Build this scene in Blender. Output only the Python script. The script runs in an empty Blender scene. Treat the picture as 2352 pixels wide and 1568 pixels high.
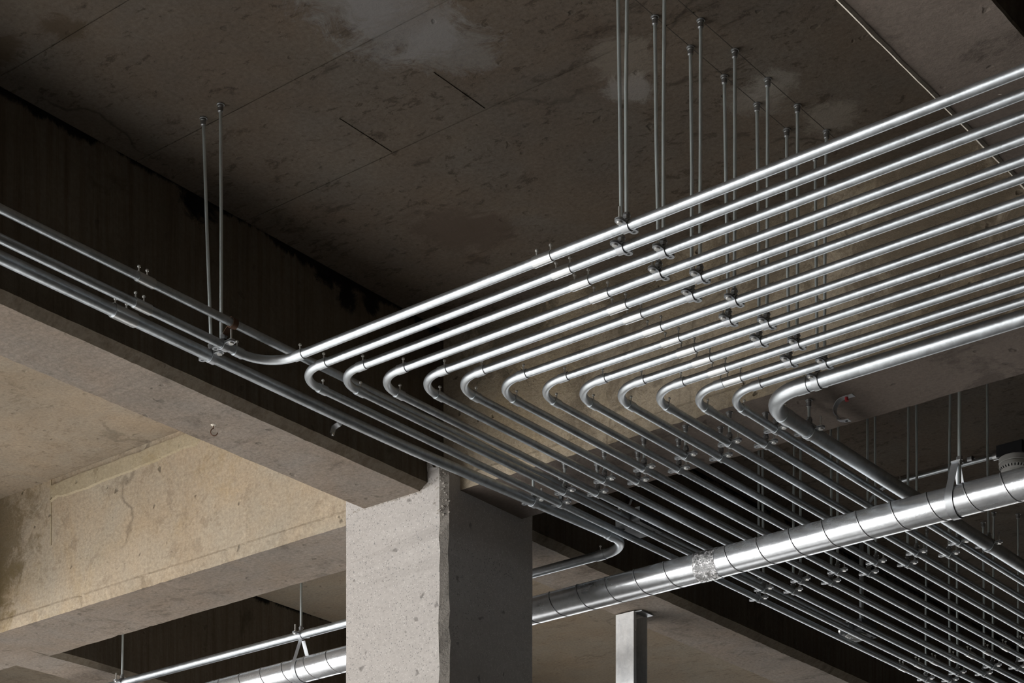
import bpy, bmesh, math, random
from mathutils import Vector, Matrix
rnd = random.Random(7)
C = bpy.context.scene.collection
SC = bpy.context.scene

# ------------------------------------------------------------------ camera, light, exposure
EYE = 1.5                                    # eye height above the floor
cam_d = bpy.data.cameras.new('camera')
cam = bpy.data.objects.new('camera', cam_d); C.objects.link(cam)
cam.location = (0, 0, EYE)
cam.rotation_euler = (math.radians(90), 0, math.atan2(4462, 5576))
cam_d.sensor_width = 36.0
cam_d.lens = 4462 / 2352 * 36.0
cam_d.shift_x = 0.0
cam_d.shift_y = 2031 / 2352                  # level camera with a rising front: verticals stay vertical
cam_d.clip_start = 0.05; cam_d.clip_end = 200
SC.camera = cam

world = bpy.data.worlds.new('world'); SC.world = world; world.use_nodes = True
bg = world.node_tree.nodes['Background']
bg.inputs['Color'].default_value = (0.80, 0.90, 1.0, 1); bg.inputs['Strength'].default_value = 0.035


def area(name, loc, target, sx, sy, power, col):
    d = bpy.data.lights.new(name, 'AREA'); d.shape = 'RECTANGLE'; d.size = sx; d.size_y = sy
    d.energy = power; d.color = col
    o = bpy.data.objects.new(name, d); C.objects.link(o); o.location = loc
    o.rotation_euler = (Vector(target) - Vector(loc)).to_track_quat('-Z', 'Y').to_euler()
    return o


# daylight: the open side of the deck behind the camera, one far down the left side, and low sun that strikes the deck floor
area('daylight_near_opening', (-12.5, -9.5, 2.75), (-8.0, 5.0, 3.6), 9.0, 2.3, 1250, (1.0, 0.98, 0.95))
area('daylight_far_opening', (-13.3, 19.0, 2.0), (-4.0, 12.0, 2.6), 10.0, 3.2, 200, (0.92, 0.96, 1.0))
sun_d = bpy.data.lights.new('sun', 'SUN'); sun_d.energy = 42.0; sun_d.angle = math.radians(1.0); sun_d.color = (1.0, .98, .96)
sun = bpy.data.objects.new('sun', sun_d); C.objects.link(sun)
sun.rotation_euler = Vector((.75, .50, -.41)).to_track_quat('-Z', 'Y').to_euler()
SC.view_settings.view_transform = 'Standard'; SC.view_settings.look = 'None'
SC.view_settings.exposure = 0.0; SC.view_settings.gamma = 1.0
SC.view_settings.use_curve_mapping = False


# ------------------------------------------------------------------ materials
def new_mat(name):
    m = bpy.data.materials.new(name); m.use_nodes = True
    nt = m.node_tree; nt.nodes.clear()
    out = nt.nodes.new('ShaderNodeOutputMaterial'); p = nt.nodes.new('ShaderNodeBsdfPrincipled')
    nt.links.new(p.outputs[0], out.inputs[0])
    return m, nt, p


def nd(nt, kind, ins=None, **attrs):
    n = nt.nodes.new(kind)
    for k, v in attrs.items(): setattr(n, k, v)
    for k, v in (ins or {}).items():
        if hasattr(v, 'is_output'): nt.links.new(v, n.inputs[k])
        else: n.inputs[k].default_value = v
    return n


def coords(nt, scale=(1, 1, 1), rot=(0, 0, 0)):
    tc = nd(nt, 'ShaderNodeTexCoord')
    return nd(nt, 'ShaderNodeMapping', {'Vector': tc.outputs['Object'], 'Scale': scale, 'Rotation': rot}).outputs[0]


def noise(nt, vec, scale, detail=5, rough=.6, dist=0.0):
    return nd(nt, 'ShaderNodeTexNoise', {'Vector': vec, 'Scale': scale, 'Detail': detail, 'Roughness': rough, 'Distortion': dist}).outputs['Fac']


def ramp(nt, fac, stops):
    n = nd(nt, 'ShaderNodeValToRGB', {'Fac': fac}); cr = n.color_ramp
    while len(cr.elements) < len(stops): cr.elements.new(0.5)
    for e, (p, c) in zip(cr.elements, stops):
        e.position = p; e.color = (c, c, c, 1) if not hasattr(c, '__len__') else (*c, 1)
    return n.outputs['Color']


def mix(nt, fac, a, b, mode='MIX'):
    n = nd(nt, 'ShaderNodeMix', data_type='RGBA', blend_type=mode)
    def put(sock, v):
        if hasattr(v, 'is_output'): nt.links.new(v, sock)
        elif hasattr(v, '__len__'): sock.default_value = (*v[:3], 1)
        else: sock.default_value = v
    put(n.inputs[0], fac); put(n.inputs[6], a); put(n.inputs[7], b)
    return n.outputs[2]


def math_n(nt, op, a, b=0.0):
    n = nd(nt, 'ShaderNodeMath', operation=op)
    for i, v in enumerate((a, b)):
        if hasattr(v, 'is_output'): nt.links.new(v, n.inputs[i])
        else: n.inputs[i].default_value = v
    return n.outputs[0]


def blob(nt, obj_vec, centre, radius, edge):
    """1 inside a ragged patch round a point of the surface, 0 outside (used for a stain and for painted shade)."""
    d = nd(nt, 'ShaderNodeVectorMath', {0: obj_vec, 1: centre}, operation='DISTANCE').outputs['Value']
    d = math_n(nt, 'ADD', d, math_n(nt, 'MULTIPLY', edge, radius * 5.0))
    return ramp(nt, math_n(nt, 'DIVIDE', d, radius * 2.6), [(0.35, 1.0), (0.60, 0.0)])


def concrete(name, light, mid, dark, smear=(1, 1, 1), smear_scale=5.0, smear_lo=.60, smear_hi=.68, smear_amt=.7,
             speck=0.0, pits=0.3, streak=0.0, streak_col=(.05, .03, .015), yellow=0.0, yellow_col=(.36, .25, .10),
             stains_shade=(), mould=None, flecks=0.0, cracks=0.0, bump=.25, grain=.25):
    m, nt, p = new_mat(name)
    v = coords(nt)
    big = noise(nt, v, 1.3, 6, .62)
    col = ramp(nt, big, [(0.30, mid), (0.70, light)])
    med = noise(nt, v, 7.0, 8, .7)
    col = mix(nt, ramp(nt, med, [(.40, 0.0), (.75, .55)]), col, mid)
    if yellow:
        y = noise(nt, v, 2.1, 9, .7, .6)
        col = mix(nt, ramp(nt, y, [(.48, 0.0), (.66, yellow)]), col, yellow_col)
    sv = coords(nt, smear)
    sm = noise(nt, sv, smear_scale, 9, .70, .45)
    area_m = noise(nt, v, 1.1, 4, .5)
    sm = math_n(nt, 'ADD', sm, math_n(nt, 'MULTIPLY', math_n(nt, 'SUBTRACT', area_m, .5), .35))
    smask = ramp(nt, sm, [(smear_lo, 0.0), (smear_hi, smear_amt)])
    col = mix(nt, smask, col, dark)
    if flecks:
        f2 = noise(nt, coords(nt, (1.0, 1.7, 1)), smear_scale * 3.0, 8, .74, .35)
        f2 = math_n(nt, 'ADD', f2, math_n(nt, 'MULTIPLY', math_n(nt, 'SUBTRACT', noise(nt, v, 2.3, 5, .6), .5), .30))
        col = mix(nt, ramp(nt, f2, [(.575, 0.0), (.625, flecks)]), col, dark)
        hue = noise(nt, v, 3.2, 7, .65, .4)
        col = mix(nt, ramp(nt, hue, [(.35, 0.0), (.65, .55)]), col, mix(nt, 1.0, col, (1.08, .93, .78), 'MULTIPLY'))
    fine = noise(nt, v, 75.0, 6, .75)
    col = mix(nt, 1.0, col, ramp(nt, fine, [(.25, 1 - grain), (.75, 1 + grain * .6)]), 'MULTIPLY')
    if streak:
        st = noise(nt, coords(nt, (9, 9, .35)), 4.0, 8, .7, .3)
        col = mix(nt, ramp(nt, st, [(.45, 0.0), (.70, streak)]), col, streak_col)
        st2 = noise(nt, coords(nt, (22, 22, .5)), 3.0, 4, .6, .2)
        col = mix(nt, ramp(nt, st2, [(.66, 0.0), (.74, streak * .5)]), col, light)
    if speck:
        for sc_, c_, lo_ in ((140.0, (.10, .10, .10), .22), (60.0, (.16, .17, .18), .12), (170.0, (.9, .88, .85), .2)):
            vo = nd(nt, 'ShaderNodeTexVoronoi', {'Vector': v, 'Scale': sc_})
            rn = nd(nt, 'ShaderNodeSeparateColor', {0: vo.outputs['Color']}).outputs[0]
            hit = math_n(nt, 'MULTIPLY', math_n(nt, 'GREATER_THAN', rn, .62),
                         ramp(nt, vo.outputs['Distance'], [(lo_, 1.0), (lo_ + .10, 0.0)]))
            col = mix(nt, math_n(nt, 'MULTIPLY', hit, speck), col, c_)
    pit_h = None
    if pits:
        vo = nd(nt, 'ShaderNodeTexVoronoi', {'Vector': mix(nt, .06, v, nd(nt, 'ShaderNodeTexNoise', {'Vector': v, 'Scale': 20.0}).outputs['Color']), 'Scale': 17.0})
        rn = nd(nt, 'ShaderNodeSeparateColor', {0: vo.outputs['Color']}).outputs[1]
        pit_h = math_n(nt, 'MULTIPLY', math_n(nt, 'GREATER_THAN', rn, .72), ramp(nt, vo.outputs['Distance'], [(.10, 1.0), (.19, 0.0)]))
        col = mix(nt, math_n(nt, 'MULTIPLY', pit_h, pits), col, (.02, .017, .013))
    if cracks:
        vd = mix(nt, .35, v, nd(nt, 'ShaderNodeTexNoise', {'Vector': v, 'Scale': 3.0, 'Detail': 6.0}).outputs['Color'])
        vo = nd(nt, 'ShaderNodeTexVoronoi', {'Vector': vd, 'Scale': 1.1}, feature='DISTANCE_TO_EDGE')
        gate = ramp(nt, noise(nt, v, 1.7, 3, .5), [(.50, 0.0), (.56, 1.0)])
        ck = math_n(nt, 'MULTIPLY', ramp(nt, vo.outputs['Distance'], [(.002, 1.0), (.009, 0.0)]), gate)
        col = mix(nt, math_n(nt, 'MULTIPLY', ck, cracks), col, (.025, .018, .012))
    raw = coords(nt)
    ragged = math_n(nt, 'SUBTRACT', noise(nt, v, 9.0, 12, .8, .8), .5)
    for (cx, cy, cz, rad, colr, amt) in stains_shade:
        col = mix(nt, math_n(nt, 'MULTIPLY', blob(nt, raw, (cx, cy, cz), rad, ragged), amt), col, colr)
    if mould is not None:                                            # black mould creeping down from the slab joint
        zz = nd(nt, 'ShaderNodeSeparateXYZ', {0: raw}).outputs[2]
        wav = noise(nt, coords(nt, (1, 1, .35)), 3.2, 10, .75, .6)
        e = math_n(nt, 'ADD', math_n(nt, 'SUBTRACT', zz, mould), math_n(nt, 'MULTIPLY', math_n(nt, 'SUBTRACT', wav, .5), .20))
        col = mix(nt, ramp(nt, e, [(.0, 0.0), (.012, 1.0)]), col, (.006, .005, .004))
    nt.links.new(col, p.inputs['Base Color'])
    p.inputs['Roughness'].default_value = .92
    p.inputs['Specular IOR Level'].default_value = .25
    h = math_n(nt, 'ADD', math_n(nt, 'MULTIPLY', fine, .6), math_n(nt, 'MULTIPLY', med, 1.2))
    h = math_n(nt, 'SUBTRACT', h, math_n(nt, 'MULTIPLY', smask, .5))
    if pit_h is not None: h = math_n(nt, 'SUBTRACT', h, math_n(nt, 'MULTIPLY', pit_h, 1.2))
    b = nd(nt, 'ShaderNodeBump', {'Height': h, 'Strength': bump, 'Distance': .012})
    nt.links.new(b.outputs[0], p.inputs['Normal'])
    return m


def metal(name, base, rough=.3, var=.10, metallic=.78, spangle=0.0, scuff=0.0, bump=0.0, stretch=(1, 1, 1)):
    m, nt, p = new_mat(name)
    v = coords(nt)
    n1 = noise(nt, coords(nt, stretch), 14.0, 6, .65)
    lo = [c * (1 - var) for c in base]; hi = [min(1, c * (1 + var)) for c in base]
    col = ramp(nt, n1, [(.3, lo), (.7, hi)])
    rg = ramp(nt, n1, [(.3, rough * .85), (.7, min(1, rough * 1.2))])
    if spangle:
        vo = nd(nt, 'ShaderNodeTexVoronoi', {'Vector': v, 'Scale': 90.0})
        s = nd(nt, 'ShaderNodeSeparateColor', {0: vo.outputs['Color']}).outputs[0]
        col = mix(nt, 1.0, col, ramp(nt, s, [(0, 1 - spangle), (1, 1 + spangle * .5)]), 'MULTIPLY')
    if scuff:
        s = noise(nt, v, 60.0, 8, .8, 1.5)
        sm = ramp(nt, s, [(.62, 0.0), (.70, scuff)])
        col = mix(nt, sm, col, (.10, .10, .11))
    nt.links.new(col, p.inputs['Base Color']); nt.links.new(rg, p.inputs['Roughness'])
    p.inputs['Metallic'].default_value = metallic
    if bump:
        b = nd(nt, 'ShaderNodeBump', {'Height': noise(nt, v, 45.0, 5, .7, 1.0), 'Strength': bump, 'Distance': .01})
        nt.links.new(b.outputs[0], p.inputs['Normal'])
    return m


def plain(name, col, rough=.6, var=.1):
    m, nt, p = new_mat(name)
    n1 = noise(nt, coords(nt), 30.0, 5, .6)
    nt.links.new(ramp(nt, n1, [(.3, [c * (1 - var) for c in col]), (.7, [c * (1 + var) for c in col])]), p.inputs['Base Color'])
    p.inputs['Roughness'].default_value = rough
    return m


H = 4.6            # slab soffit
BZ = 4.028         # beam soffits
ZC = 3.929         # axis of the conduit layer
WH = (.36, .35, .34); DK = (.05, .036, .024)
M = {}
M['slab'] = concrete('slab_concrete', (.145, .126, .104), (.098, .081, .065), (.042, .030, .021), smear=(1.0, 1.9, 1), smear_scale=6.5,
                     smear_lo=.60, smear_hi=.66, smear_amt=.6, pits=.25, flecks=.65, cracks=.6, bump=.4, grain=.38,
                     stains_shade=[(-3.36, 3.72, H, .13, (.24, .235, .235), .45), (-3.33, 3.90, H, .09, (.23, .225, .22), .4),
                             (-3.40, 3.60, H, .10, (.22, .22, .22), .4), (-3.05, 4.34, H, .05, (.30, .285, .27), .5),
                             (-2.99, 4.22, H, .07, (.24, .21, .175), .4), (-2.75, 4.56, H, .05, (.30, .28, .245), .5),
                             (-2.82, 4.60, H, .06, (.24, .22, .195), .4), (-2.70, 4.80, H, .05, (.28, .25, .21), .45),
                             (-3.93, 4.60, H, .10, (.08, .06, .045), .85), (-3.85, 4.68, H, .08, (.08, .06, .045), .85),
                             (-4.25, 3.15, H, .05, (.07, .05, .03), .8), (-4.05, 3.20, H, .04, (.07, .05, .03), .8)])
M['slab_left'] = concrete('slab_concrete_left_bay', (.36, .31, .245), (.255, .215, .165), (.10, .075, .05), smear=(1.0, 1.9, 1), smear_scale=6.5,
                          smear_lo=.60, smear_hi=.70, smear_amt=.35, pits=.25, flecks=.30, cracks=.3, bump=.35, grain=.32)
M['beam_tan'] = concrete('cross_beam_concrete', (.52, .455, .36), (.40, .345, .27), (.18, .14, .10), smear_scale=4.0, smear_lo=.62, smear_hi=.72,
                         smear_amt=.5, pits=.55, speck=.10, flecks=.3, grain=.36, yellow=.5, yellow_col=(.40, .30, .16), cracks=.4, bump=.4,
                         stains_shade=[(-6.95, 5.106, 4.45, .22, (.16, .12, .06), .7), (-7.05, 5.106, 4.2, .18, (.20, .15, .07), .6)])
M['beam_brown'] = concrete('cross_beam_brown', (.56, .475, .36), (.40, .335, .25), (.13, .10, .07), smear_scale=4.0, smear_lo=.58, smear_hi=.70,
                           smear_amt=.6, pits=.6, yellow=.4, yellow_col=(.42, .31, .16), cracks=.4, bump=.7, speck=.12, grain=.35,
                           stains_shade=[(-2.55, 5.106, 4.42, .22, (.17, .135, .095), .75), (-2.15, 5.106, 4.30, .24, (.17, .135, .095), .7),
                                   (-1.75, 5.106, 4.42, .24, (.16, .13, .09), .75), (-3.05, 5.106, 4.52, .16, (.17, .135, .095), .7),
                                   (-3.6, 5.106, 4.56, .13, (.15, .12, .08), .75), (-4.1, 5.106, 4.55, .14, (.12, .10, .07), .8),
                                   (-2.4, 5.106, 4.10, .12, (.18, .14, .10), .6), (-1.7, 5.106, 4.12, .14, (.18, .14, .10), .6), (-1.3, 5.106, 4.3, .25, (.17, .135, .095), .7)])  # dark dirt streaks mixed with painted shade towards the right and the slab
M['soffit_brown'] = concrete('beam_soffit_brown', (.24, .20, .17), (.16, .13, .11), (.07, .055, .045), smear_scale=5.0, smear_amt=.55, pits=.35, bump=.35)
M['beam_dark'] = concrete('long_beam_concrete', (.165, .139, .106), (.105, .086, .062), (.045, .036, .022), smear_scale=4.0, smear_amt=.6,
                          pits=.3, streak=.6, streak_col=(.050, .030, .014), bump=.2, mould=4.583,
                          stains_shade=[(-4.39, 4.52, 4.575, .035, (.006, .005, .004), 1), (-4.39, 4.62, 4.545, .035, (.006, .005, .004), 1),
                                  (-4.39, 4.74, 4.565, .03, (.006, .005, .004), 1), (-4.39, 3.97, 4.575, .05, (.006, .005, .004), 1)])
M['beam_soffit'] = concrete('beam_soffit_concrete', (.315, .275, .238), (.205, .177, .150), (.075, .060, .048), smear=(1, 1, 1), smear_scale=4.0,
                            smear_lo=.56, smear_hi=.70, smear_amt=.75, grain=.42, pits=.35, flecks=.35, bump=.35)
M['column'] = concrete('column_concrete', (.62, .59, .565), (.50, .47, .45), (.40, .37, .35), smear_amt=.3, speck=.55, pits=.45, bump=.25, grain=.16)
M['column_rough'] = concrete('broken_concrete', (.66, .62, .57), (.46, .42, .38), (.14, .12, .10), smear_scale=18.0, smear_amt=.7, speck=.4, pits=.4, bump=.9)
M['mortar'] = concrete('mortar_band', (.53, .46, .34), (.38, .31, .20), (.20, .16, .10), yellow=.45, pits=.3, bump=.5)
M['fin'] = concrete('mortar_fin', (.82, .77, .68), (.72, .66, .57), (.5, .45, .38), smear_amt=.3, bump=.4)
M['floor'] = concrete('floor_concrete', (.47, .47, .465), (.40, .40, .395), (.27, .27, .265), bump=.1)
M['wall'] = concrete('wall_concrete', (.11, .10, .09), (.08, .07, .06), (.05, .045, .04), bump=.1)
M['chalk'] = plain('pencil_line', (.035, .028, .022), .9)
M['conduit'] = metal('galvanised_conduit', (.535, .575, .61), .41, .14, .95, spangle=.10, scuff=.25, bump=.05)
M['elbow'] = metal('galvanised_elbow', (.555, .59, .62), .45, .07, .93, bump=.06)
M['coupling'] = metal('zinc_coupling', (.62, .64, .65), .34, .05, .92)
M['screw'] = metal('zinc_screw', (.72, .72, .70), .35, .08, .78)
M['rod'] = metal('zinc_rod', (.68, .75, .77), .34, .08, .60)
M['strap'] = metal('zinc_strap', (.47, .49, .515), .46, .14, .82, bump=.05)
M['nut'] = metal('zinc_nut', (.36, .37, .38), .38, .12, .88)
M['duct'] = metal('galvanised_duct', (.62, .645, .675), .25, .18, .74, spangle=.06, scuff=.12, bump=.06, stretch=(.35, 1, 1))
M['seam'] = metal('duct_seam', (.60, .61, .63), .35, .06, .78)
M['foil'] = metal('foil_tape', (.85, .86, .88), .14, .05, 1.0, bump=.9)
M['post'] = metal('galvanised_post', (.88, .91, .95), .40, .25, .45, spangle=.05, scuff=.3, bump=.10, stretch=(1, 1, .25))
M['box'] = metal('dull_steel_box', (.11, .115, .12), .6, .10, .8, scuff=.3)
M['black'] = plain('black_plastic', (.025, .027, .03), .5)
M['white'] = plain('white_plastic', (.62, .62, .60), .45, .03)
M['rust'] = metal('rusty_steel', (.17, .10, .07), .6, .35, .7, scuff=.5)
M['red'] = plain('red_plastic_plug', (.45, .03, .04), .5)
M['hole'] = plain('dark_hole', (.01, .01, .01), .9)


# ------------------------------------------------------------------ mesh helpers
class MB:
    def __init__(self): self.v = []; self.f = []

    def add(self, vs, fs):
        b = len(self.v); self.v += [Vector(p) for p in vs]; self.f += [[i + b for i in q] for q in fs]
        return self

    def box(self, lo, hi):
        (a, b, c), (d, e, f) = lo, hi
        vs = [(a, b, c), (d, b, c), (d, e, c), (a, e, c), (a, b, f), (d, b, f), (d, e, f), (a, e, f)]
        return self.add(vs, [(3, 2, 1, 0), (4, 5, 6, 7), (0, 1, 5, 4), (1, 2, 6, 5), (2, 3, 7, 6), (3, 0, 4, 7)])

    def tube(self, pts, r, seg=20, caps=True):
        pts = [Vector(p) for p in pts]; n = len(pts)
        rs = r if hasattr(r, '__len__') else [r] * n
        t0 = (pts[1] - pts[0]).normalized()
        up = Vector((0, 0, 1)) if abs(t0.z) < .9 else Vector((0, 1, 0))
        rings = []
        for i, p in enumerate(pts):
            t = (pts[min(i + 1, n - 1)] - pts[max(i - 1, 0)]).normalized()
            a = t.cross(up).normalized(); b = a.cross(t).normalized(); up = b
            rings.append([p + (a * math.cos(2 * math.pi * k / seg) + b * math.sin(2 * math.pi * k / seg)) * rs[i] for k in range(seg)])
        vs = [q for ring in rings for q in ring]; fs = []
        for i in range(n - 1):
            for k in range(seg):
                k2 = (k + 1) % seg
                fs.append((i * seg + k, (i + 1) * seg + k, (i + 1) * seg + k2, i * seg + k2))
        if caps:
            fs.append(tuple(range(seg))); fs.append(tuple((n - 1) * seg + k for k in reversed(range(seg))))
        return self.add(vs, fs)

    def ring(self, p0, p1, ri, ro, seg=24):
        """A sleeve: a tube with wall thickness, from p0 to p1."""
        p0, p1 = Vector(p0), Vector(p1); t = (p1 - p0).normalized()
        up = Vector((0, 0, 1)) if abs(t.z) < .9 else Vector((0, 1, 0))
        a = t.cross(up).normalized(); b = a.cross(t).normalized()
        circ = lambda p, r: [p + (a * math.cos(2 * math.pi * k / seg) + b * math.sin(2 * math.pi * k / seg)) * r for k in range(seg)]
        L = [circ(p0, ri), circ(p0, ro), circ(p1, ro), circ(p1, ri)]
        vs = [q for l in L for q in l]; fs = []
        for i in range(4):
            j = (i + 1) % 4
            for k in range(seg):
                k2 = (k + 1) % seg
                fs.append((i * seg + k, j * seg + k, j * seg + k2, i * seg + k2))
        return self.add(vs, fs)

    def ribbon(self, path, w, t, axis):
        """A flat band of width w (along axis) and thickness t, following path."""
        path = [Vector(p) for p in path]; axis = Vector(axis).normalized(); n = len(path); vs = []; fs = []
        for i, p in enumerate(path):
            tan = (path[min(i + 1, n - 1)] - path[max(i - 1, 0)]).normalized()
            nor = tan.cross(axis).normalized()
            for sx, st in ((-1, -1), (1, -1), (1, 1), (-1, 1)):
                vs.append(p + axis * (w / 2 * sx) + nor * (t / 2 * st))
        for i in range(n - 1):
            for k in range(4):
                fs.append((i * 4 + k, i * 4 + (k + 1) % 4, i * 4 + 4 + (k + 1) % 4, i * 4 + 4 + k))
        fs.append((3, 2, 1, 0)); fs.append(tuple((n - 1) * 4 + k for k in range(4)))
        return self.add(vs, fs)

    def ear(self, c, w, length, hole, t, sign, seg=10):
        """A strap's flat rounded end with a bolt hole; starts at y=c and runs along sign*y for length."""
        outer = [(-w / 2, 0), (-w / 2, (length - w / 2) * .5)]
        for k in range(seg + 1):
            a = math.pi - math.pi * k / seg
            outer.append((w / 2 * math.cos(a), length - w / 2 + w / 2 * math.sin(a)))
        outer += [(w / 2, (length - w / 2) * .5), (w / 2, 0), (0, 0)]
        hc = (0, length - w / 2); n = len(outer); inner = []
        for (x, y) in outer:
            a = math.atan2(y - hc[1], x - hc[0]); inner.append((hc[0] + hole * math.cos(a), hc[1] + hole * math.sin(a)))
        vs = []; fs = []
        for z in (-t / 2, t / 2):
            vs += [(x, c + sign * y, z) for x, y in outer]; vs += [(x, c + sign * y, z) for x, y in inner]
        for k in range(n):
            j = (k + 1) % n
            fs.append((k, j, n + j, n + k)); fs.append((2 * n + k, 3 * n + k, 3 * n + j, 2 * n + j))
            fs.append((k, 2 * n + k, 2 * n + j, j)); fs.append((n + k, n + j, 3 * n + j, 3 * n + k))
        return self.add(vs, fs)

    def prism(self, n, r, z0, z1, cx=0, cy=0, rot=0.0):
        vs = [(cx + r * math.cos(rot + 2 * math.pi * k / n), cy + r * math.sin(rot + 2 * math.pi * k / n), z) for z in (z0, z1) for k in range(n)]
        fs = [tuple(reversed(range(n))), tuple(range(n, 2 * n))] + [(k, (k + 1) % n, n + (k + 1) % n, n + k) for k in range(n)]
        return self.add(vs, fs)

    def lathe(self, prof, c=(0, 0, 0), seg=24):
        vs = []; fs = []; n = len(prof)
        for r, z in prof:
            vs += [(c[0] + r * math.cos(2 * math.pi * k / seg), c[1] + r * math.sin(2 * math.pi * k / seg), c[2] + z) for k in range(seg)]
        for i in range(n - 1):
            for k in range(seg):
                k2 = (k + 1) % seg
                fs.append((i * seg + k, i * seg + k2, (i + 1) * seg + k2, (i + 1) * seg + k))
        fs.append(tuple(reversed(range(seg)))); fs.append(tuple((n - 1) * seg + k for k in range(seg)))
        return self.add(vs, fs)

    def mesh(self, name, mat, origin=(0, 0, 0), angle=35):
        o = Vector(origin); me = bpy.data.meshes.new(name)
        me.from_pydata([tuple(p - o) for p in self.v], [], self.f); me.update()
        bm = bmesh.new(); bm.from_mesh(me); bmesh.ops.recalc_face_normals(bm, faces=bm.faces); bm.to_mesh(me); bm.free()
        if angle:
            for p in me.polygons: p.use_smooth = True
            me.set_sharp_from_angle(angle=math.radians(angle))
        mats = mat if isinstance(mat, list) else [mat]
        for mm in mats: me.materials.append(mm)
        return me

    def build(self, name, mat, parent=None, origin=None, angle=35):
        if origin is None: origin = parent.location if parent is not None else (0, 0, 0)
        return link(name, self.mesh(name, mat, origin, angle), parent, origin if parent is None else None)


def link(name, me, parent=None, loc=None):
    o = bpy.data.objects.new(name, me); C.objects.link(o)
    if parent is not None: o.parent = parent
    if loc is not None: o.location = loc
    return o


def empty(name, loc, rz=0.0):
    o = bpy.data.objects.new(name, None); C.objects.link(o); o.empty_display_size = .05
    o.location = loc; o.rotation_euler = (0, 0, rz)
    return o


def tag(o, label, cat, group=None):
    o['label'] = label; o['category'] = cat; o['kind'] = 'thing'
    if group: o['group'] = group
    return o


def struct(o): o['kind'] = 'structure'; return o


ORD = ['', 'first', 'second', 'third', 'fourth', 'fifth', 'sixth', 'seventh', 'eighth', 'ninth', 'tenth', 'eleventh', 'twelfth', 'thirteenth', 'fourteenth']


# ------------------------------------------------------------------ the shell: floor, slab, beams, column
struct(MB().box((-40, -30, -.2), (9, 34, 0)).build('floor', M['floor'], angle=0))


def wobble(n, amp, keep=.75):
    out = []; x = 0
    for _ in range(n):
        x = x * keep + rnd.gauss(0, amp) * (1 - keep) * 1.6
        out.append(x + (rnd.gauss(0, amp) * 1.6 if rnd.random() < .06 else 0))
    return out


# slab soffit with recessed formwork joints
XC = [-13.5, -4.55, -3.777, -3.771, -3.428, -3.422, 7]
YC = [-8.5, 3.2275, 3.2325, 3.7325, 3.7375, 3.945, 4.1640, 4.1700, 28]
def recess(i, j):
    if j in (1, 3, 6): return True
    return i in (2, 4) and j == 5
sl = MB()
hz = [[H + (.0025 if recess(i, j) else 0) for j in range(len(YC) - 1)] for i in range(len(XC) - 1)]
for i in range(len(XC) - 1):
    for j in range(len(YC) - 1):
        z = hz[i][j]; x0, x1, y0, y1 = XC[i], XC[i + 1], YC[j], YC[j + 1]
        sl.add([(x0, y0, z), (x0, y1, z), (x1, y1, z), (x1, y0, z)], [(0, 1, 2, 3)])
        if i + 1 < len(XC) - 1 and hz[i + 1][j] != z:
            z2 = hz[i + 1][j]; sl.add([(x1, y0, z), (x1, y1, z), (x1, y1, z2), (x1, y0, z2)], [(0, 1, 2, 3)])
        if j + 1 < len(YC) - 1 and hz[i][j + 1] != z:
            z2 = hz[i][j + 1]; sl.add([(x0, y1, z), (x1, y1, z), (x1, y1, z2), (x0, y1, z2)], [(0, 1, 2, 3)])
sl.box((-13.5, -8.5, H + .02), (7, 28, H + .30))
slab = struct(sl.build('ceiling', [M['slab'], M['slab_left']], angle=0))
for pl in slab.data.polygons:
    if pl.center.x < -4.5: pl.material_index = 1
for x, y0, y1 in ((-2.826, 3.75, 4.79), (-2.742, 3.75, 4.90)):       # setting-out lines drawn from anchor to anchor
    MB().box((x - .0009, y0, H - .0004), (x + .0009, y1, H + .002)).build('chalk_line', M['chalk'], slab, angle=0)


def beam(name, axis, lo, hi, a0, a1, mat_face, mat_soffit, cham=(0, 0), lip=0.0, step=.05, amp=.0025, rough=(None, None)):
    """A beam along axis: cross-section from lo to hi, soffit at BZ. Arris points wander like struck concrete."""
    cx, cz = cham
    if lip: prof = [(lo, H + .1), (lo, BZ + .058), (lo - lip, BZ + .048), (lo - lip, BZ), (hi, BZ), (hi, H + .1)]; soff = 3
    else: prof = [(lo, H + .1), (lo, BZ + cz), (lo + cx, BZ), (hi - cx, BZ), (hi, BZ + cz), (hi, H + .1)]; soff = 2
    r0, r1 = (rough[0] if rough[0] is not None else a0), (rough[1] if rough[1] is not None else a1)
    pos = [a0]
    if r0 > a0: pos.append(r0)
    k = int((r1 - r0) / step)
    pos += [r0 + (r1 - r0) * i / k for i in range(1, k + 1)]
    if r1 < a1: pos.append(a1)
    n = len(pos); m = len(prof)
    ws = [[wobble(n, amp), wobble(n, amp)] if 0 < q < m - 1 else None for q in range(m)]
    mb = MB(); vs = []; fs = []
    for i, p in enumerate(pos):
        for q, (u, z) in enumerate(prof):
            du = dz = 0
            if ws[q]: du, dz = ws[q][0][i], ws[q][1][i] * .8
            vs.append((u + du, p, z + dz) if axis == 'y' else (p, u + du, z + dz))
    for i in range(n - 1):
        for q in range(m):
            fs.append((i * m + q, i * m + (q + 1) % m, (i + 1) * m + (q + 1) % m, (i + 1) * m + q))
    fs += [tuple(range(m)), tuple((n - 1) * m + q for q in range(m))]
    mb.add(vs, fs)
    o = mb.build(name, [mat_face, mat_soffit], angle=0)
    for i in range(n - 1): o.data.polygons[i * m + soff].material_index = 1
    return struct(o)


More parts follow.
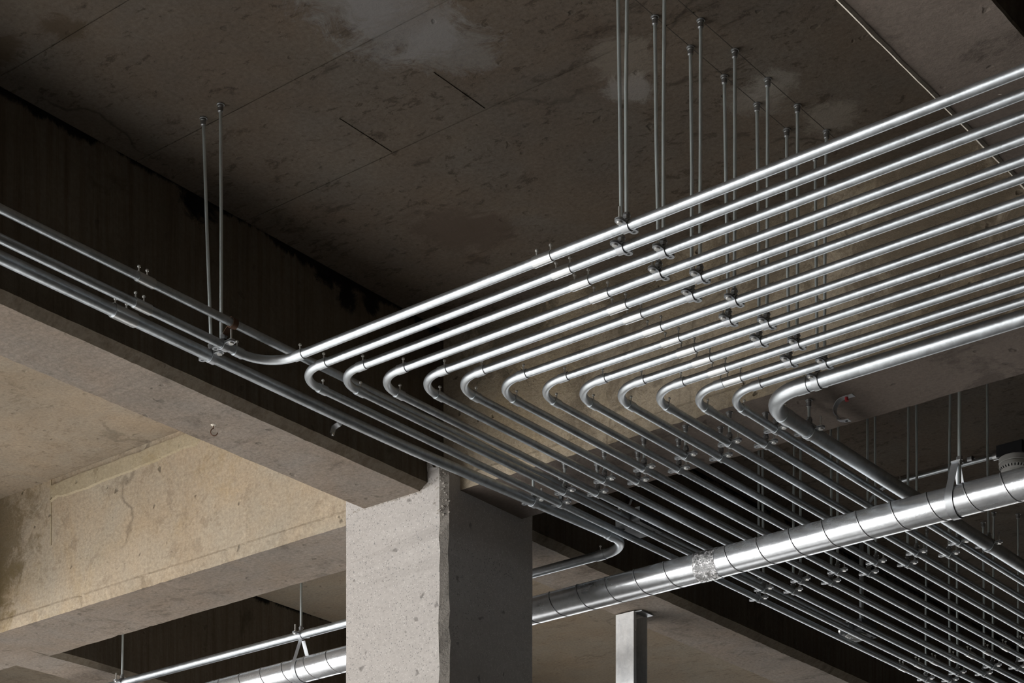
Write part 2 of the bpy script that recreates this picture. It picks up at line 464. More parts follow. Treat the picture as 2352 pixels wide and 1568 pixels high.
# unseen walls added to block stray daylight; two of them limit the sun
struct(MB().box((7.0, -8.6, 0), (7.2, 28, H + .3)).build('wall_right', M['wall'], angle=0))
struct(MB().box((-13.5, 28, 0), (7.2, 28.2, H + .3)).build('wall_back', M['wall'], angle=0))
struct(MB().box((-8.0, -8.7, 0), (7.2, -8.5, H + .3)).build('wall_front_blocker', M['wall'], angle=0))
struct(MB().box((-13.7, 1.4, 0), (-13.5, 13.6, H + .3)).build('wall_left_blocker', M['wall'], angle=0))
# long beams run away to the upper right of the plan (along y), the cross beam along x
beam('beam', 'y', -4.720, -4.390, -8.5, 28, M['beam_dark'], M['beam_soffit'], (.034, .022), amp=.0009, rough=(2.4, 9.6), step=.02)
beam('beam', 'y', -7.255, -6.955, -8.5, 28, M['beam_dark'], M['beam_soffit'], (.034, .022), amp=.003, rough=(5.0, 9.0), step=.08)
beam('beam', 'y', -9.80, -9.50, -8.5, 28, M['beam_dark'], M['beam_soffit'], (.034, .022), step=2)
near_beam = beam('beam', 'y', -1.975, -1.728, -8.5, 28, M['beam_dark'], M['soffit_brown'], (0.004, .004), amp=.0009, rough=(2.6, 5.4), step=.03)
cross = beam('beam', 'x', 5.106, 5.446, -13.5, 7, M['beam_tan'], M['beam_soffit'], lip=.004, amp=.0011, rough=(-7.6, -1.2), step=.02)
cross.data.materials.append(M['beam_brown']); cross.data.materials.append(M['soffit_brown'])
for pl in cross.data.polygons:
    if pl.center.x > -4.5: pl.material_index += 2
beam('beam', 'x', -2.19, -1.85, -13.5, 7, M['beam_tan'], M['beam_soffit'], step=2)
beam('beam', 'x', 12.4, 12.74, -13.5, 7, M['beam_tan'], M['beam_soffit'], step=2)

# mortar fin left along the formwork joint of the near long beam
NF = 170; fin = MB(); pos = [-1.7 + .04 * i for i in range(NF)]; w = wobble(NF, .0012); vs = []; fs = []
for i, p in enumerate(pos):
    a = .0058 + abs(w[i])
    vs += [(-1.975 + w[i], p, BZ - .0065), (-1.975 + w[i] - a, p, BZ - .002), (-1.975 + w[i] + a, p, BZ + .003)]
for i in range(NF - 1):
    for q in range(3): fs.append((i * 3 + q, i * 3 + (q + 1) % 3, i * 3 + 3 + (q + 1) % 3, i * 3 + 3 + q))
fs += [(0, 1, 2), (3 * NF - 3, 3 * NF - 2, 3 * NF - 1)]
fin.add(vs, fs).build('mortar_fin', M['fin'], near_beam)

tk = MB()
for (x0, y0), (x1, y1) in (((-1.770, 4.118), (-1.776, 4.150)), ((-1.770, 4.172), (-1.771, 4.180)), ((-1.864, 4.068), (-1.858, 4.072))):
    tk.add([(x0 - .0022, y0, BZ - .0006), (x0 + .0022, y0, BZ - .0006), (x1 + .0014, y1, BZ - .0006), (x1 - .0014, y1, BZ - .0006)], [(0, 1, 2, 3)])
tk.build('chalk_tick', M['fin'], near_beam, angle=0)
# yellowish mortar band under the slab on the cross beam's face, with a ragged lower edge; a formwork seam beside it
band = MB(); pos = [-6.535 + .04 * i for i in range(46)]; wt = wobble(46, .003); wb = wobble(46, .005); vs = []; fs = []
for i, p in enumerate(pos):
    g = .010 + .001 * wt[i]
    zlo = 4.505 + .018 * (p + 6.535) + wb[i]
    vs += [(p, 5.108, 4.578 + wt[i]), (p, 5.106 - g, 4.572 + wt[i]), (p, 5.106 - g, zlo + .004), (p, 5.108, zlo)]
for i in range(45):
    for q in range(4): fs.append((i * 4 + q, i * 4 + (q + 1) % 4, i * 4 + 4 + (q + 1) % 4, i * 4 + 4 + q))
fs += [(0, 1, 2, 3), (180, 181, 182, 183)]
band.add(vs, fs).build('mortar_band', M['mortar'], cross)
MB().box((-6.541, 5.1035, BZ + .30), (-6.535, 5.107, H)).build('formwork_ridge', M['mortar'], cross)

# the column: 46 cm square with one hacked arris, running up past the beams to the slab
cxs = (-4.773, -4.337, -4.312); cys = (5.021, 5.047, 5.506)
zs = [i * .05 for i in range(82)] + [4.072, 4.086, 4.094, 4.112, 4.135, 4.165, 4.175, 4.3, H + .05]
ring = [(cxs[0], cys[0]), (cxs[1], cys[0]), (cxs[2], cys[1]), (cxs[2], cys[2]), (cxs[0], cys[2])]
col = MB(); vs = []; fs = []; m = len(ring); n = len(zs)
wv = [[wobble(n, .0030 if q in (1, 2) else .0010) for _ in range(2)] for q in range(m)]
for i, z in enumerate(zs):
    for q, (x, y) in enumerate(ring):
        if q in (2, 3) and z > 4.09: x = -4.400                      # the head's cover is broken away above the beam soffit
        if q == 1 and z > 4.09: x = -4.337 - .070 * min(1, (z - 4.05) / .12)
        vs.append((x + (wv[q][0][i] if x > -4.395 else 0), y + wv[q][1][i], z))
for i in range(n - 1):
    for q in range(m): fs.append((i * m + q, i * m + (q + 1) % m, (i + 1) * m + (q + 1) % m, (i + 1) * m + q))
fs += [tuple(range(m)), tuple((n - 1) * m + q for q in range(m))]
col.add(vs, fs)
co = struct(col.build('column', [M['column'], M['column_rough']], angle=0))
for pl in co.data.polygons:
    if (pl.normal.x > .3 and pl.normal.y < -.3) or (pl.center.z > 4.07 and pl.normal.x > .1): pl.material_index = 1
# ragged mortar collar where the long beam sits on the column head
ico = bmesh.new(); bmesh.ops.create_icosphere(ico, subdivisions=1, radius=1.0)
ICO_V = [v.co.copy() for v in ico.verts]; ICO_F = [[v.index for v in f.verts] for f in ico.faces]; ico.free()
lump = MB()


def crumb(x, y, z, s):
    k = (rnd.uniform(.8, 2.4), rnd.uniform(.2, .4), rnd.uniform(.5, 1.1))
    lump.add([(x + v.x * s * k[0] * rnd.uniform(.75, 1.2), y + v.y * s * k[1], z + v.z * s * k[2] * rnd.uniform(.75, 1.2)) for v in ICO_V], ICO_F)


for i in range(70):
    x = -4.768 + .40 * i / 69 + rnd.uniform(-.006, .006)
    crumb(x, 5.0215, BZ + rnd.uniform(-.006, .003) + (.018 * (x + 4.42) / .05 if x > -4.42 else 0), rnd.uniform(.002, .006))
for i in range(60):
    z = BZ - .10 + .17 * i / 59
    x = -4.337 + rnd.uniform(-.022, .022); y = 5.0225 + max(0, x + 4.337)
    crumb(x, y, z, rnd.uniform(.002, .006))
lo = lump.build('mortar_crumbs', M['column_rough'], co, angle=0); lo['kind'] = 'stuff'

# ------------------------------------------------------------------ conduits
AY = [None, 3.861, 3.941, 4.020, 4.105, 4.186, 4.256, 4.350, 4.436, 4.514, 4.592, 4.673, 4.753, 4.825, 4.912]
BX = [None, None, -3.956, -3.880, -3.803, -3.719, -3.639, -3.562, -3.480, -3.402, -3.321, -3.240, -3.156, -3.074, -3.002]
RAD = [None] + [.0113] * 14
RAD[1] = .0120; RAD[8] = .0102; RAD[14] = .0220
XEND, YEND, YNEAR = 3.0, 11.8, -4.0


def set_screw(parent, x, y, z, r):
    mb = MB().tube([(x, y, z + r - .001), (x, y, z + r + .012)], .0021, 8)
    mb.lathe([(.0020, 0), (.0042, .001), (.0046, .003), (.0036, .0055), (.0012, .0062)], (x, y, z + r + .011), 10)
    mb.build('set_screw', M['screw'], parent, origin=parent_world(parent))


def parent_world(p):
    w = Vector((0, 0, 0))
    while p is not None: w = w + Vector(p.location); p = p.parent
    return w


def sleeve(root, name, p0, p1, r, screws, bell=.0022):
    """A set-screw sleeve (coupling or elbow collar) with its screws on top."""
    o = MB().ring(p0, p1, r * .98, r + bell).build(name, M['coupling'] if name == 'coupling' else M['elbow'], root)
    for t in screws:
        q = Vector(p0).lerp(Vector(p1), t); set_screw(o, q.x, q.y, q.z, r + bell)
    return o


def arc(cx, cy, R, a0, a1, z, n=18):
    return [(cx + R * math.cos(a0 + (a1 - a0) * i / n), cy + R * math.sin(a0 + (a1 - a0) * i / n), z) for i in range(n + 1)]


PIX = {1: 'thirteen pipes below', }
for k in range(1, 15):
    y, r = AY[k], RAD[k]; R = .135 if k == 14 else .108; cl = .034 if k == 14 else .028
    if k == 1:
        x = -3.970
        root = empty('conduit', (x, y, ZC))
        tag(root, 'topmost bent conduit, the only one whose elbow turns towards the left frame edge', 'conduit', 'bent conduits')
        MB().tube([(XEND, y, ZC), (x + R, y, ZC)], r, 20).build('straight_pipe', M['conduit'], root)
        MB().tube([(x, y - R, ZC), (x, YNEAR, ZC)], r, 20).build('straight_pipe', M['conduit'], root)
        MB().tube(arc(x + R, y - R, R, math.pi / 2, math.pi, ZC), r * 1.02, 20).build('elbow', M['elbow'], root)
        sleeve(root, 'elbow_collar', (x + R - .004, y, ZC), (x + R + cl, y, ZC), r, [.6])
        sleeve(root, 'elbow_collar', (x, y - R + .004, ZC), (x, y - R - cl, ZC), r, [.6])
        sleeve(root, 'coupling', (x, 3.368, ZC), (x, 3.424, ZC), r, [.12, .62])
    else:
        x = BX[k]
        root = empty('conduit', (x, y, ZC))
        size = 'fat lowest conduit' if k == 14 else 'thin conduit'
        tag(root, f'{size}, {ORD[k]} from the top among the bent pipes, elbow beside the beam corner', 'conduit', 'bent conduits')
        MB().tube([(XEND, y, ZC), (x + R, y, ZC)], r, 20).build('straight_pipe', M['conduit'], root)
        MB().tube([(x, y + R, ZC), (x, YEND, ZC)], r, 20).build('straight_pipe', M['conduit'], root)
        MB().tube(arc(x + R, y + R, R, -math.pi / 2, -math.pi, ZC), r * 1.02, 20).build('elbow', M['elbow'], root)
        sleeve(root, 'elbow_collar', (x + R - .004, y, ZC), (x + R + cl, y, ZC), r, [.6])
        sleeve(root, 'elbow_collar', (x, y + R - .004, ZC), (x, y + R + cl, ZC), r, [.6])
        if k <= 9: sleeve(root, 'coupling', (x, 7.632, ZC), (x, 7.692, ZC), r, [.12, .62])
    if k <= 12: sleeve(root, 'coupling', (-3.018, y, ZC), (-2.960, y, ZC), r, [.14, .90])

# the fatter pipe that follows the long beam, elbows left beyond the column and carries the duct straps
r = .0165; yl = 5.695; R = .13; xe = -3.998
root = empty('conduit', (xe, yl, ZC))
tag(root, 'fat conduit lowest along the dark beam, turning left behind the column above the duct', 'conduit')
MB().tube([(-4.047, YNEAR, ZC), (-4.047, 4.30, ZC), (-4.043, 4.55, ZC), (-4.0, 5.45, ZC), (xe, yl - R, ZC)], r, 22).build('straight_pipe', M['conduit'], root)
MB().tube(arc(xe - R, yl - R, R, 0, math.pi / 2, ZC), r * 1.02, 22).build('elbow', M['elbow'], root)
MB().tube([(xe - R, yl, ZC), (-12.0, yl, ZC)], r, 22).build('straight_pipe', M['conduit'], root)
sleeve(root, 'elbow_collar', (xe, yl - R + .004, ZC), (xe, yl - R - .034, ZC), r, [.6])
sleeve(root, 'elbow_collar', (xe - R + .004, yl, ZC), (xe - R - .034, yl, ZC), r, [.6])
sleeve(root, 'coupling', (-4.047, 3.362, ZC), (-4.047, 3.438, ZC), r, [.12, .62], .0030)

# a run lying just above the conduit layer, broken by two junction boxes
FX, FZ = -3.929, 3.977; r = .0113
root = empty('conduit', (FX, 3.40, FZ))
tag(root, 'uppermost conduit at the left, passing above all the bent pipes to a junction box', 'conduit', 'conduits above the pipe layer')
MB().tube([(FX, YNEAR, FZ), (FX, 5.56, FZ)], r, 20).build('straight_pipe', M['conduit'], root)
sleeve(root, 'coupling', (FX, 3.345, FZ), (FX, 3.400, FZ), r, [.12, .62])
sleeve(root, 'box_connector', (FX, 5.500, FZ), (FX, 5.552, FZ), r, [.2, .7], .0035)
root = empty('conduit', (FX, 5.75, FZ))
tag(root, 'straight conduit above the pipe layer running between the two junction boxes', 'conduit', 'conduits above the pipe layer')
MB().tube([(FX, 5.69, FZ), (FX, 7.150, FZ)], .0100, 18).build('straight_pipe', M['conduit'], root)
sleeve(root, 'box_connector', (FX, 7.115, FZ), (FX, 7.151, FZ), .0100, [.5], .004)

# ------------------------------------------------------------------ pipe hangers
_cache = {}
def clamp_meshes(r):
    key = round(r, 4)
    if key in _cache: return _cache[key]
    t = .0022; w = .021; n = 14; ra = r + .0016
    low = [(0, -(ra + .004), 0.0)]
    for i in range(n + 1):
        a = math.pi + math.pi * i / n; low.append((0, ra * math.cos(a), -.0004 + ra * math.sin(a) * 1.0))
    low.append((0, ra + .004, 0.0))
    lo_ = MB().ribbon([(p[0], p[1], min(p[2], -.0014)) for p in low], w, t, (1, 0, 0))
    for s in (-1, 1): lo_.ear(s * (ra + .003), w, .026, .0042, t, s)
    for i in range(len(lo_.v)):
        pass
    ears = 2 * (14 + 2) * 0
    up = MB().ribbon([(p[0], p[1], max(-p[2], .0026)) for p in low], w, t, (1, 0, 0))
    u2 = MB()
    for s in (-1, 1): u2.ear(s * (ra + .003), w, .026, .0042, t, s)
    up.add([(v.x, v.y, v.z + .0042) for v in u2.v], u2.f)
    yb = -(ra + .016)
    bolt = MB().lathe([(.0070, -.0052), (.0078, -.0030), (.0078, -.0016)], (0, yb, 0), 12)
    bolt.tube([(0, yb, -.002), (0, yb, .036)], .0030, 10).prism(6, .0062, .0056, .0100, 0, yb)
    top = r + .0040
    nut = MB().prism(6, .0088, top, top + .0085).lathe([(.0102, 0), (.0102, .0014)], (0, 0, top + .0088), 16)
    nut.prism(6, .0080, top + .0106, top + .0165, rot=.4)
    res = dict(lower_strap=lo_.mesh('lower_strap', M['strap'], angle=30), upper_strap=up.mesh('upper_strap', M['strap'], angle=30),
               bolt=bolt.mesh('bolt', M['screw'], angle=30), nut=nut.mesh('nut', M['nut'], angle=25))
    _cache[key] = res
    return res


anchor_me = MB().lathe([(.0052, -.022), (.0076, -.020), (.0076, -.009), (.0084, -.008), (.0086, -.0030), (.0110, -.0024), (.0110, .001)], seg=16).mesh('ceiling_anchor', M['nut'], angle=30)


def hanger(x, y, r, axis, top, label, group, rr=.0047, off=0.0):
    rz = 0.0 if axis == 'x' else math.pi / 2
    root = empty('pipe_hanger', (x, y, ZC), rz); tag(root, label, 'pipe hanger', group)
    for nm, me in clamp_meshes(r).items(): link(nm, me, root)
    t = Matrix.Rotation(-rz, 3, 'Z') @ (Vector(top) - Vector((x, y, ZC)))
    mb = MB(); b = Vector((0, off, r + .004)); mid = b.lerp(t, .5) + Vector((rnd.uniform(-.003, .003), rnd.uniform(-.003, .003), 0)) * min(1, t.z / .4)
    mb.tube([b, b.lerp(mid, .5), mid, mid.lerp(t, .5), t], rr, 12)
    link('rod', mb.mesh('rod', M['rod']), root)
    link('ceiling_anchor', anchor_me, root, t)
    return root


TOPA = {2: 3.955, 3: 4.038, 4: 4.118, 5: 4.203, 6: 4.283, 7: 4.367, 8: 4.448, 9: 4.533, 10: 4.615, 11: 4.691, 12: 4.775, 13: 4.852, 14: 4.935, 1: 3.878}
for k in range(1, 15):
    odd = k % 2 == 1
    xt = -2.742 if odd else -2.826
    hanger(-2.733 if odd else -2.805, AY[k], RAD[k], 'x', (xt, TOPA[k], H),
           f'tall rod and clamp on the {ORD[k]} bent conduit from the top, before the cross beam', 'tall hangers of the near bay')
hanger(-3.970, 3.688, RAD[1], 'y', (-3.985, 3.690, H), 'rod hanger at the left on the pipe that bends into the topmost one', 'hangers at the dark beam', off=.010)
hanger(-4.047, 3.713, .0165, 'y', (-4.072, 3.706, H), 'rod hanger at the left clamping the fat lowest pipe beside the dark beam', 'hangers at the dark beam')
B1Y = {k: (5.130 if k % 2 else 5.207) for k in range(2, 15)}
for k in range(2, 15):
    hanger(BX[k], B1Y[k], RAD[k], 'y', (BX[k] - .004, B1Y[k] + .004, BZ),
           f'short rod clamp under the cross beam on the {ORD[k]} bent conduit from the top', 'short hangers under the cross beam')
hanger(-4.0152, 5.132, .0165, 'y', (-4.018, 5.135, BZ), 'short rod clamp under the cross beam on the fat pipe nearest the column', 'short hangers under the cross beam')
for k in range(2, 15):
    yy = 6.385 if k % 2 else 6.474
    hanger(BX[k], yy, RAD[k], 'y', (BX[k] - .006 + rnd.uniform(-.008, .008), yy + .012, H),
           f'long rod clamp past the duct on the {ORD[k]} bent conduit, first row beyond the beam', 'long hangers of the far bay')
for k in range(2, 9):
    yy = 7.970 if k % 2 else 7.885
    hanger(BX[k], yy, RAD[k], 'y', (BX[k] - .004 + rnd.uniform(-.006, .006), yy + .012, H),
           f'farthest rod clamp on the {ORD[k]} bent conduit, in the lower right corner', 'farthest hangers')

# ------------------------------------------------------------------ spiral duct and what carries it
DY, DR = 5.700, .0503
dz = lambda x: 3.787 + (x + 5.45) * .0050
X0, X1 = -9.5, 1.2
root = empty('spiral_duct', (-3.7, DY, dz(-3.7)))
tag(root, 'round spiral-seamed galvanised duct crossing low in front of the conduits', 'duct')
MB().tube([(X0 + (X1 - X0) * i / 30, DY, dz(X0 + (X1 - X0) * i / 30)) for i in range(31)], DR, 64).build('duct_wall', M['duct'], root)
P = .1265; sm = MB(); HX0, HX1 = -7.2, -1.2; nseg = int((HX1 - HX0) / P * 40)
prev = None; vs = []; fs = []
for i in range(nseg + 1):
    x = HX0 + (HX1 - HX0) * i / nseg
    th = 2 * math.pi * (x + 3.489) / P
    cy, cz = -math.sin(th), math.cos(th)
    for dx, dr in ((-.0046, -.001), (-.0040, .0011), (-.0008, .0012), (.0002, -.0004), (.0014, -.0004), (.0020, .0008), (.0030, -.001)):
        vs.append((x + dx, DY + cy * (DR + dr), dz(x) + cz * (DR + dr)))
for i in range(nseg):
    for q in range(6): fs.append((i * 7 + q, i * 7 + q + 1, i * 7 + 8 + q, i * 7 + 7 + q))
sm.add(vs, fs).build('spiral_seam', M['seam'], root)
gp = MB(); vs = []; fs = []  # thin dark strip laid on for the shade inside the seam gap
for i in range(nseg + 1):
    x = HX0 + (HX1 - HX0) * i / nseg; th = 2 * math.pi * (x + 3.489) / P
    for dx in (-.0003, .0016): vs.append((x + dx, DY - math.sin(th) * (DR + .0006), dz(x) + math.cos(th) * (DR + .0006)))
for i in range(nseg): fs.append((i * 2, i * 2 + 1, i * 2 + 3, i * 2 + 2))
gp.add(vs, fs).build('seam_gap_shade', M['hole'], root)
# crumpled foil tape round the duct
tp = MB(); vs = []; fs = []; nx, na = 26, 96
for i in range(nx + 1):
    for j in range(na):
        th = 2 * math.pi * j / na; edge = 0 if i in (0, nx) else 1
        x = -3.722 + .088 * i / nx + th / (2 * math.pi) * 0
        rr = DR + .0012 + edge * max(0, rnd.gauss(.0004, .0005))
        vs.append((x + (rnd.gauss(0, .0015) if not edge else 0), DY - math.sin(th) * rr, dz(x) + math.cos(th) * rr))
for i in range(nx):
    for j in range(na): fs.append((i * na + j, i * na + (j + 1) % na, (i + 1) * na + (j + 1) % na, (i + 1) * na + j))
tape = tp.add(vs, fs).build('foil_tape', M['foil'], root, angle=0)
tape['label'] = 'crumpled shiny foil tape wrapped round the duct'


def duct_strap(x, zapex, name, parent, w=.0255):
    """A teardrop band: hangs round the duct and closes at the apex above it."""
    z0 = dz(x); rr = DR + .0034; path = []
    h = zapex - z0; a = math.acos(rr / h)                # tangent points
    path.append((x, DY - .006, zapex)); n = 40
    for i in range(n + 1):
        th = a + (2 * math.pi - 2 * a) * i / n
        path.append((x, DY - math.sin(th) * rr, z0 + math.cos(th) * rr))
    path.append((x, DY + .006, zapex))
    return MB().ribbon(path, w, .0016, (1, 0, 0)).build(name, M['strap'], parent)


xh = -2.755; za = 3.926
root = empty('duct_hanger', (xh, DY, za)); tag(root, 'rod with a wide looped band holding up the duct at the right', 'duct hanger', 'duct hangers')
duct_strap(xh, za, 'loop_band', root)
MB().tube([(xh + .012, DY, za - .085), (xh + .012, DY, za - .02), (xh + .014, DY, H)], .0058, 14).build('rod', M['rod'], root)
MB().prism(6, .0105, za - .014, za - .004, xh + .012, DY).prism(6, .0105, za + .004, za + .014, xh + .012, DY, .3).build('nut', M['nut'], root)
MB().box((xh - .012, DY - .012, za - .003), (xh + .020, DY + .012, za + .002)).build('top_plate', M['strap'], root)
link('ceiling_anchor', anchor_me, root, Vector((xh + .014, DY, H)) - root.location)

for i, (xh, lab, strap) in enumerate(((-5.668, 'rod hanger left of the column, clamping the fat pipe and banding the duct below', True),
                                      (-6.79, 'leftmost rod hanger of the fat pipe, at the bottom frame edge', True))):
    root = hanger(xh, yl, .0165, 'x', (xh + .002 - .004, yl + .01, H), lab, 'hangers behind the column', .0052)
    zt = ZC - .0165 - .004; z0 = dz(xh); rr = DR + .0027; path = []
    h = zt - z0; a = math.acos(min(.98, rr / h)); path.append((xh, DY - .008, zt))
    for q in range(41):
        th = a + (2 * math.pi - 2 * a) * q / 40
        path.append((xh, DY - math.sin(th) * rr, z0 + math.cos(th) * rr))
    path.append((xh, DY + .008, zt))
    mb = MB().ribbon(path, .020, .0016, (1, 0, 0))
    mb.build('loop_band', M['strap'], root)

# ------------------------------------------------------------------ galvanised post
px0, px1, py0, py1, pz = -4.678, -4.588, 6.532, 6.630, BZ - .006
root = empty('steel_post', ((px0 + px1) / 2, (py0 + py1) / 2, 0))
tag(root, 'upright galvanised channel post propping the long beam just behind the column', 'post')
t = .0035
po = MB()
po.box((px0, py0, 0), (px1, py0 + t, pz)).box((px0, py0 + t, 0), (px0 + t, py1 - t, pz)).box((px0, py1 - t, 0), (px1, py1, pz))
po.box((px1 - t, py0 + t, 0), (px1, py0 + .020, pz))
po.build('channel', M['post'], root, angle=0)
MB().box((px1 - .010, py0 + .018, pz - .001), (px1 + .028, py1 + .004, pz + .004)).build('top_tab', M['strap'], root)
MB().box((px0 - .03, py0 - .03, 0), (px1 + .03, py1 + .03, .008)).build('base_plate', M['post'], root)
bb = MB(); bb.tube([(px1 - .001, py0 + .012, pz - .075), (px1 + .004, py0 + .012, pz - .075)], .005, 10).build('rivet', M['screw'], root)

# ------------------------------------------------------------------ junction boxes in the upper run
root = empty('junction_box', (FX, 5.62, FZ)); tag(root, 'dull square junction box above the pipes, just past the cross beam', 'junction box')
MB().box((FX - .052, 5.557, FZ - .024), (FX + .052, 5.687, FZ + .028)).build('body', M['box'], root)
MB().box((FX - .055, 5.554, FZ - .027), (FX + .055, 5.690, FZ - .024)).build('cover', M['box'], root)
MB().tube([(FX + .035, 5.665, FZ - .029), (FX + .035, 5.665, FZ - .026)], .006, 10).tube([(FX - .035, 5.58, FZ - .029), (FX - .035, 5.58, FZ - .026)], .006, 10).build('cover_screw', M['hole'], root)
root = empty('junction_box', (FX, 7.22, FZ)); tag(root, 'junction box under the upright pipe, with a pale ribbed cap on its underside', 'junction box')
MB().box((FX - .050, 7.155, FZ - .022), (FX + .050, 7.285, FZ + .030)).build('body', M['box'], root)
cap = MB(); cap.lathe([(.044, 0), (.046, -.004), (.042, -.008), (.038, -.006), (.033, -.0095), (.028, -.007), (.023, -.010), (.018, -.008), (.010, -.0105), (.003, -.0105)], (FX - .004, 7.205, FZ - .022), 28)
cap.build('ribbed_cap', M['white'], root)['label'] = 'pale ribbed round cap'
MB().tube([(FX - .050, 7.18, FZ + .004), (FX - .066, 7.18, FZ + .004)], .013, 14).build('side_connector', M['coupling'], root)
MB().tube([(FX + .035, 7.27, FZ - .024), (FX + .035, 7.27, FZ - .021)], .006, 10).build('cover_screw', M['hole'], root)


# ------------------------------------------------------------------ straps, clips, hook
def one_hole_strap(origin, tangent, normal, r, mat, name='strap_band'):
    """P-shaped strap: half loop of radius r standing off a face, with one flat foot. tangent: along the face, across the pipe."""
    o, tt, nn = Vector(origin), Vector(tangent).normalized(), Vector(normal).normalized(); ax = tt.cross(nn)
    path = [o + tt * (-(r + .032)), o + tt * (-(r + .006))]
    for i in range(13):
        a = math.pi - math.pi * i / 12
        path.append(o + tt * (r * math.cos(a)) + nn * (r * .9 + r * math.sin(a)))
    path.append(o + tt * (r * .98) + nn * .002)
    return MB().ribbon(path, .019, .0018, ax)


root = empty('rod_clip', (FX, 3.684, FZ)); tag(root, 'rusty spring clip tying the uppermost left conduit to the hanger rod', 'pipe clip')
pth = [(FX - .064, 3.684, FZ + .030), (FX - .050, 3.684, FZ + .034), (FX - .030, 3.684, FZ + .026)]
for i in range(15):
    a_ = math.radians(140) - math.radians(285) * i / 14
    pth.append((FX + .0135 * math.cos(a_), 3.684, FZ + .0135 * math.sin(a_)))
pth += [(FX - .022, 3.684, FZ - .014), (FX - .030, 3.684, FZ - .024)]
MB().ribbon(pth, .019, .0016, (0, 1, 0)).build('spring_band', M['rust'], root)

root = empty('conduit_strap', (-4.389, 4.56, 4.094)); tag(root, 'empty zinc strap left on the dark beam face below the conduits', 'pipe strap')
one_hole_strap((-4.388, 4.565, 4.108), (0, .35, 1), (1, 0, 0), .0150, M['strap']).build('strap_band', M['strap'], root)
MB().tube([(-4.389, 4.550, 4.064), (-4.381, 4.550, 4.064)], .005, 10).build('screw', M['screw'], root)

root = empty('conduit_strap', (-2.905, 5.265, BZ)); tag(root, 'bare looped strap with a red plug, alone under the cross beam', 'pipe strap')
o = Vector((-2.905, 5.262, BZ)); path = [(-2.880, 5.262, BZ - .0015), (-2.915, 5.262, BZ - .0015)]
for i in range(9):
    a = math.pi / 2 + (math.pi * .80) * i / 8
    path.append((-2.915 + .030 * math.cos(a), 5.262, BZ - .0315 + .030 * math.sin(a)))
path += [(-2.932, 5.262, BZ - .066), (-2.915, 5.262, BZ - .072), (-2.893, 5.262, BZ - .074)]
MB().ribbon(path, .021, .0018, (0, 1, 0)).build('strap_band', M['strap'], root)
MB().tube([(-2.905, 5.262, BZ - .002), (-2.903, 5.262, BZ - .014)], .0055, 10).build('plug', M['red'], root)['label'] = 'red plastic plug'
MB().tube([(-2.904, 5.262, BZ - .0742), (-2.904, 5.262, BZ - .0752)], .0042, 12).build('bolt_hole', M['hole'], root)

hk = [(-4.566, 4.198, BZ + .005), (-4.566, 4.198, BZ - .012)]
for i in range(13):
    a = math.pi / 2 + .3 + (math.pi * 1.35) * i / 12
    hk.append((-4.566 + .011 * math.cos(a) * .78 + .003, 4.198 + .011 * math.cos(a) * .62, BZ - .024 + .012 * math.sin(a)))
root = empty('hook', (-4.566, 4.198, BZ)); tag(root, 'small rusty wire hook hanging from the underside of the long beam', 'hook')
MB().tube(hk, .0017, 8).build('wire', M['rust'], root)
MB().lathe([(.004, -.004), (.009, -.001), (.007, .002)], (-4.566, 4.198, BZ), 10).build('plaster_plug', M['fin'], root)

root = empty('beam_clip', (-4.39, 6.21, 4.32)); tag(root, 'little bent metal clip on the dark beam face behind the first junction box', 'clip')
MB().ribbon([(-4.389, 6.198, 4.306), (-4.372, 6.198, 4.312), (-4.360, 6.194, 4.326), (-4.372, 6.192, 4.338)], .012, .0015, (0, 1, 0)).build('spring_blade', M['strap'], root)
MB().box((-4.390, 6.205, 4.300), (-4.378, 6.226, 4.340)).build('plate', M['rust'], root)

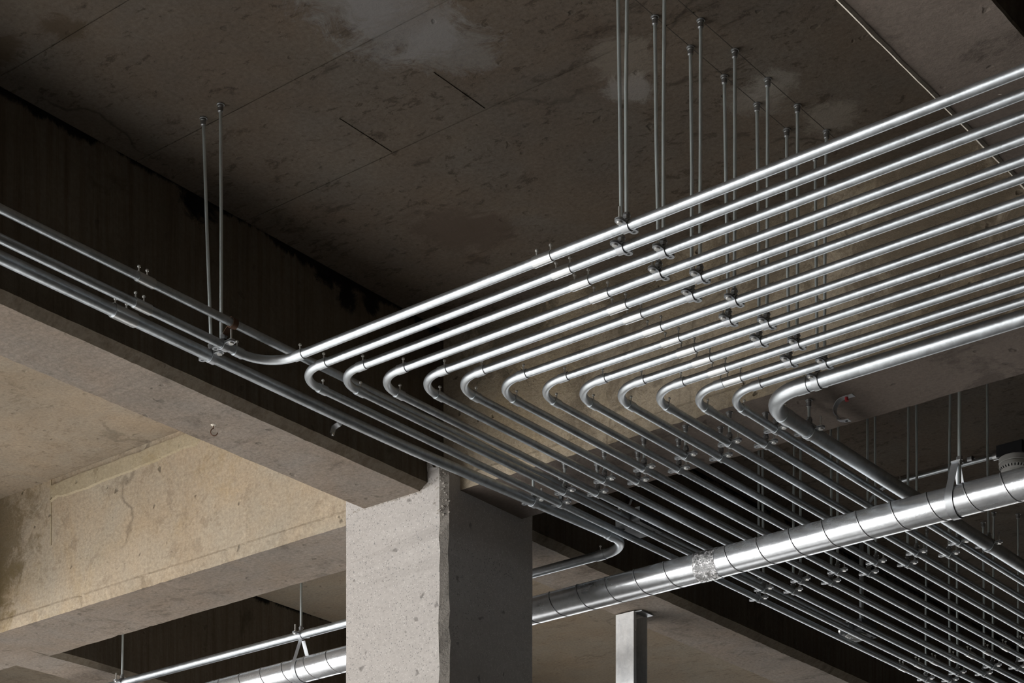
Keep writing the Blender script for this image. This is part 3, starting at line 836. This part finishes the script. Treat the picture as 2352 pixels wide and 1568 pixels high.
# ------------------------------------------------------------------ smoke detector and its conduit on the far slab
dx_, dy_ = -3.268, 7.285
root = empty('smoke_detector', (dx_, dy_, H)); tag(root, 'white vented smoke detector on a black square box under the far slab', 'smoke detector')
MB().box((dx_ - .054, dy_ - .054, H - .046), (dx_ + .054, dy_ + .054, H)).build('mounting_box', M['black'], root)
MB().lathe([(.058, -.044), (.062, -.047), (.062, -.066), (.058, -.068), (.0605, -.071), (.0605, -.084), (.052, -.094), (.045, -.097), (.040, -.108), (.030, -.112), (.010, -.113)], (dx_, dy_, H), 40).build('head', M['white'], root)
vt = MB()
for i in range(28):
    a = 2 * math.pi * i / 28; rr = .0575
    cx_, cy_ = dx_ + rr * math.cos(a), dy_ + rr * math.sin(a); ux, uy = -math.sin(a) * .0022, math.cos(a) * .0022
    ox, oy = math.cos(a) * .006, math.sin(a) * .006
    pt = lambda rad, zz, sgn: (dx_ + rad * math.cos(a) + sgn * ux, dy_ + rad * math.sin(a) + sgn * uy, H + zz)
    vt.add([pt(.0600, -.0858, -1), pt(.0600, -.0858, 1), pt(.0538, -.0934, 1), pt(.0538, -.0934, -1),
            pt(.0575, -.0835, -1), pt(.0575, -.0835, 1), pt(.0513, -.0911, 1), pt(.0513, -.0911, -1)],
           [(0, 1, 2, 3), (4, 5, 6, 7), (0, 1, 5, 4), (2, 3, 7, 6), (0, 3, 7, 4), (1, 2, 6, 5)])
vt.build('vent_slots', M['hole'], root)
MB().tube([(dx_ - .054, dy_ - .01, H - .022), (dx_ - .085, dy_ - .01, H - .022)], .016, 14).build('box_connector', M['coupling'], root)
cy = dy_ - .012; cz = H - .022
root = empty('conduit', (-3.55, cy, cz)); tag(root, 'thin conduit on the far slab from the smoke detector, dropping to the ribbed junction box', 'conduit')
MB().tube([(dx_ - .086, cy, cz), (-3.79, cy, cz)], .0088, 16).build('straight_pipe', M['conduit'], root)
bend = [(-3.79, cy, cz)] + [(-3.79 - (abs(FX) - 3.79) * math.sin(math.pi / 2 * i / 12), cy - .028 * i / 12, cz - .15 * (1 - math.cos(math.pi / 2 * i / 12))) for i in range(1, 13)]
bend.append((FX, cy - .028, cz - .20))
MB().tube(bend, .0092, 14).build('elbow', M['elbow'], root)
MB().tube([(FX, cy - .028, cz - .20), (FX, cy - .028, FZ + .030)], .0092, 14).build('drop_pipe', M['conduit'], root)
MB().ring((FX, cy - .028, FZ + .032), (FX, cy - .028, FZ + .056), .0090, .0122).build('drop_connector', M['coupling'], root)
sleeve(root, 'coupling', (-3.81, cy, cz), (-3.755, cy, cz), .0088, [.2, .8])
root = empty('conduit_strap', (-3.452, cy, H)); tag(root, 'strap clip holding the thin detector conduit to the far slab', 'pipe strap')
one_hole_strap((-3.452, cy, H), (0, -1, 0), (0, 0, -1), .0108, M['strap']).build('strap_band', M['strap'], root)
MB().tube([(-3.452, cy + .034, H), (-3.452, cy + .034, H - .007)], .005, 10).build('screw', M['screw'], root)
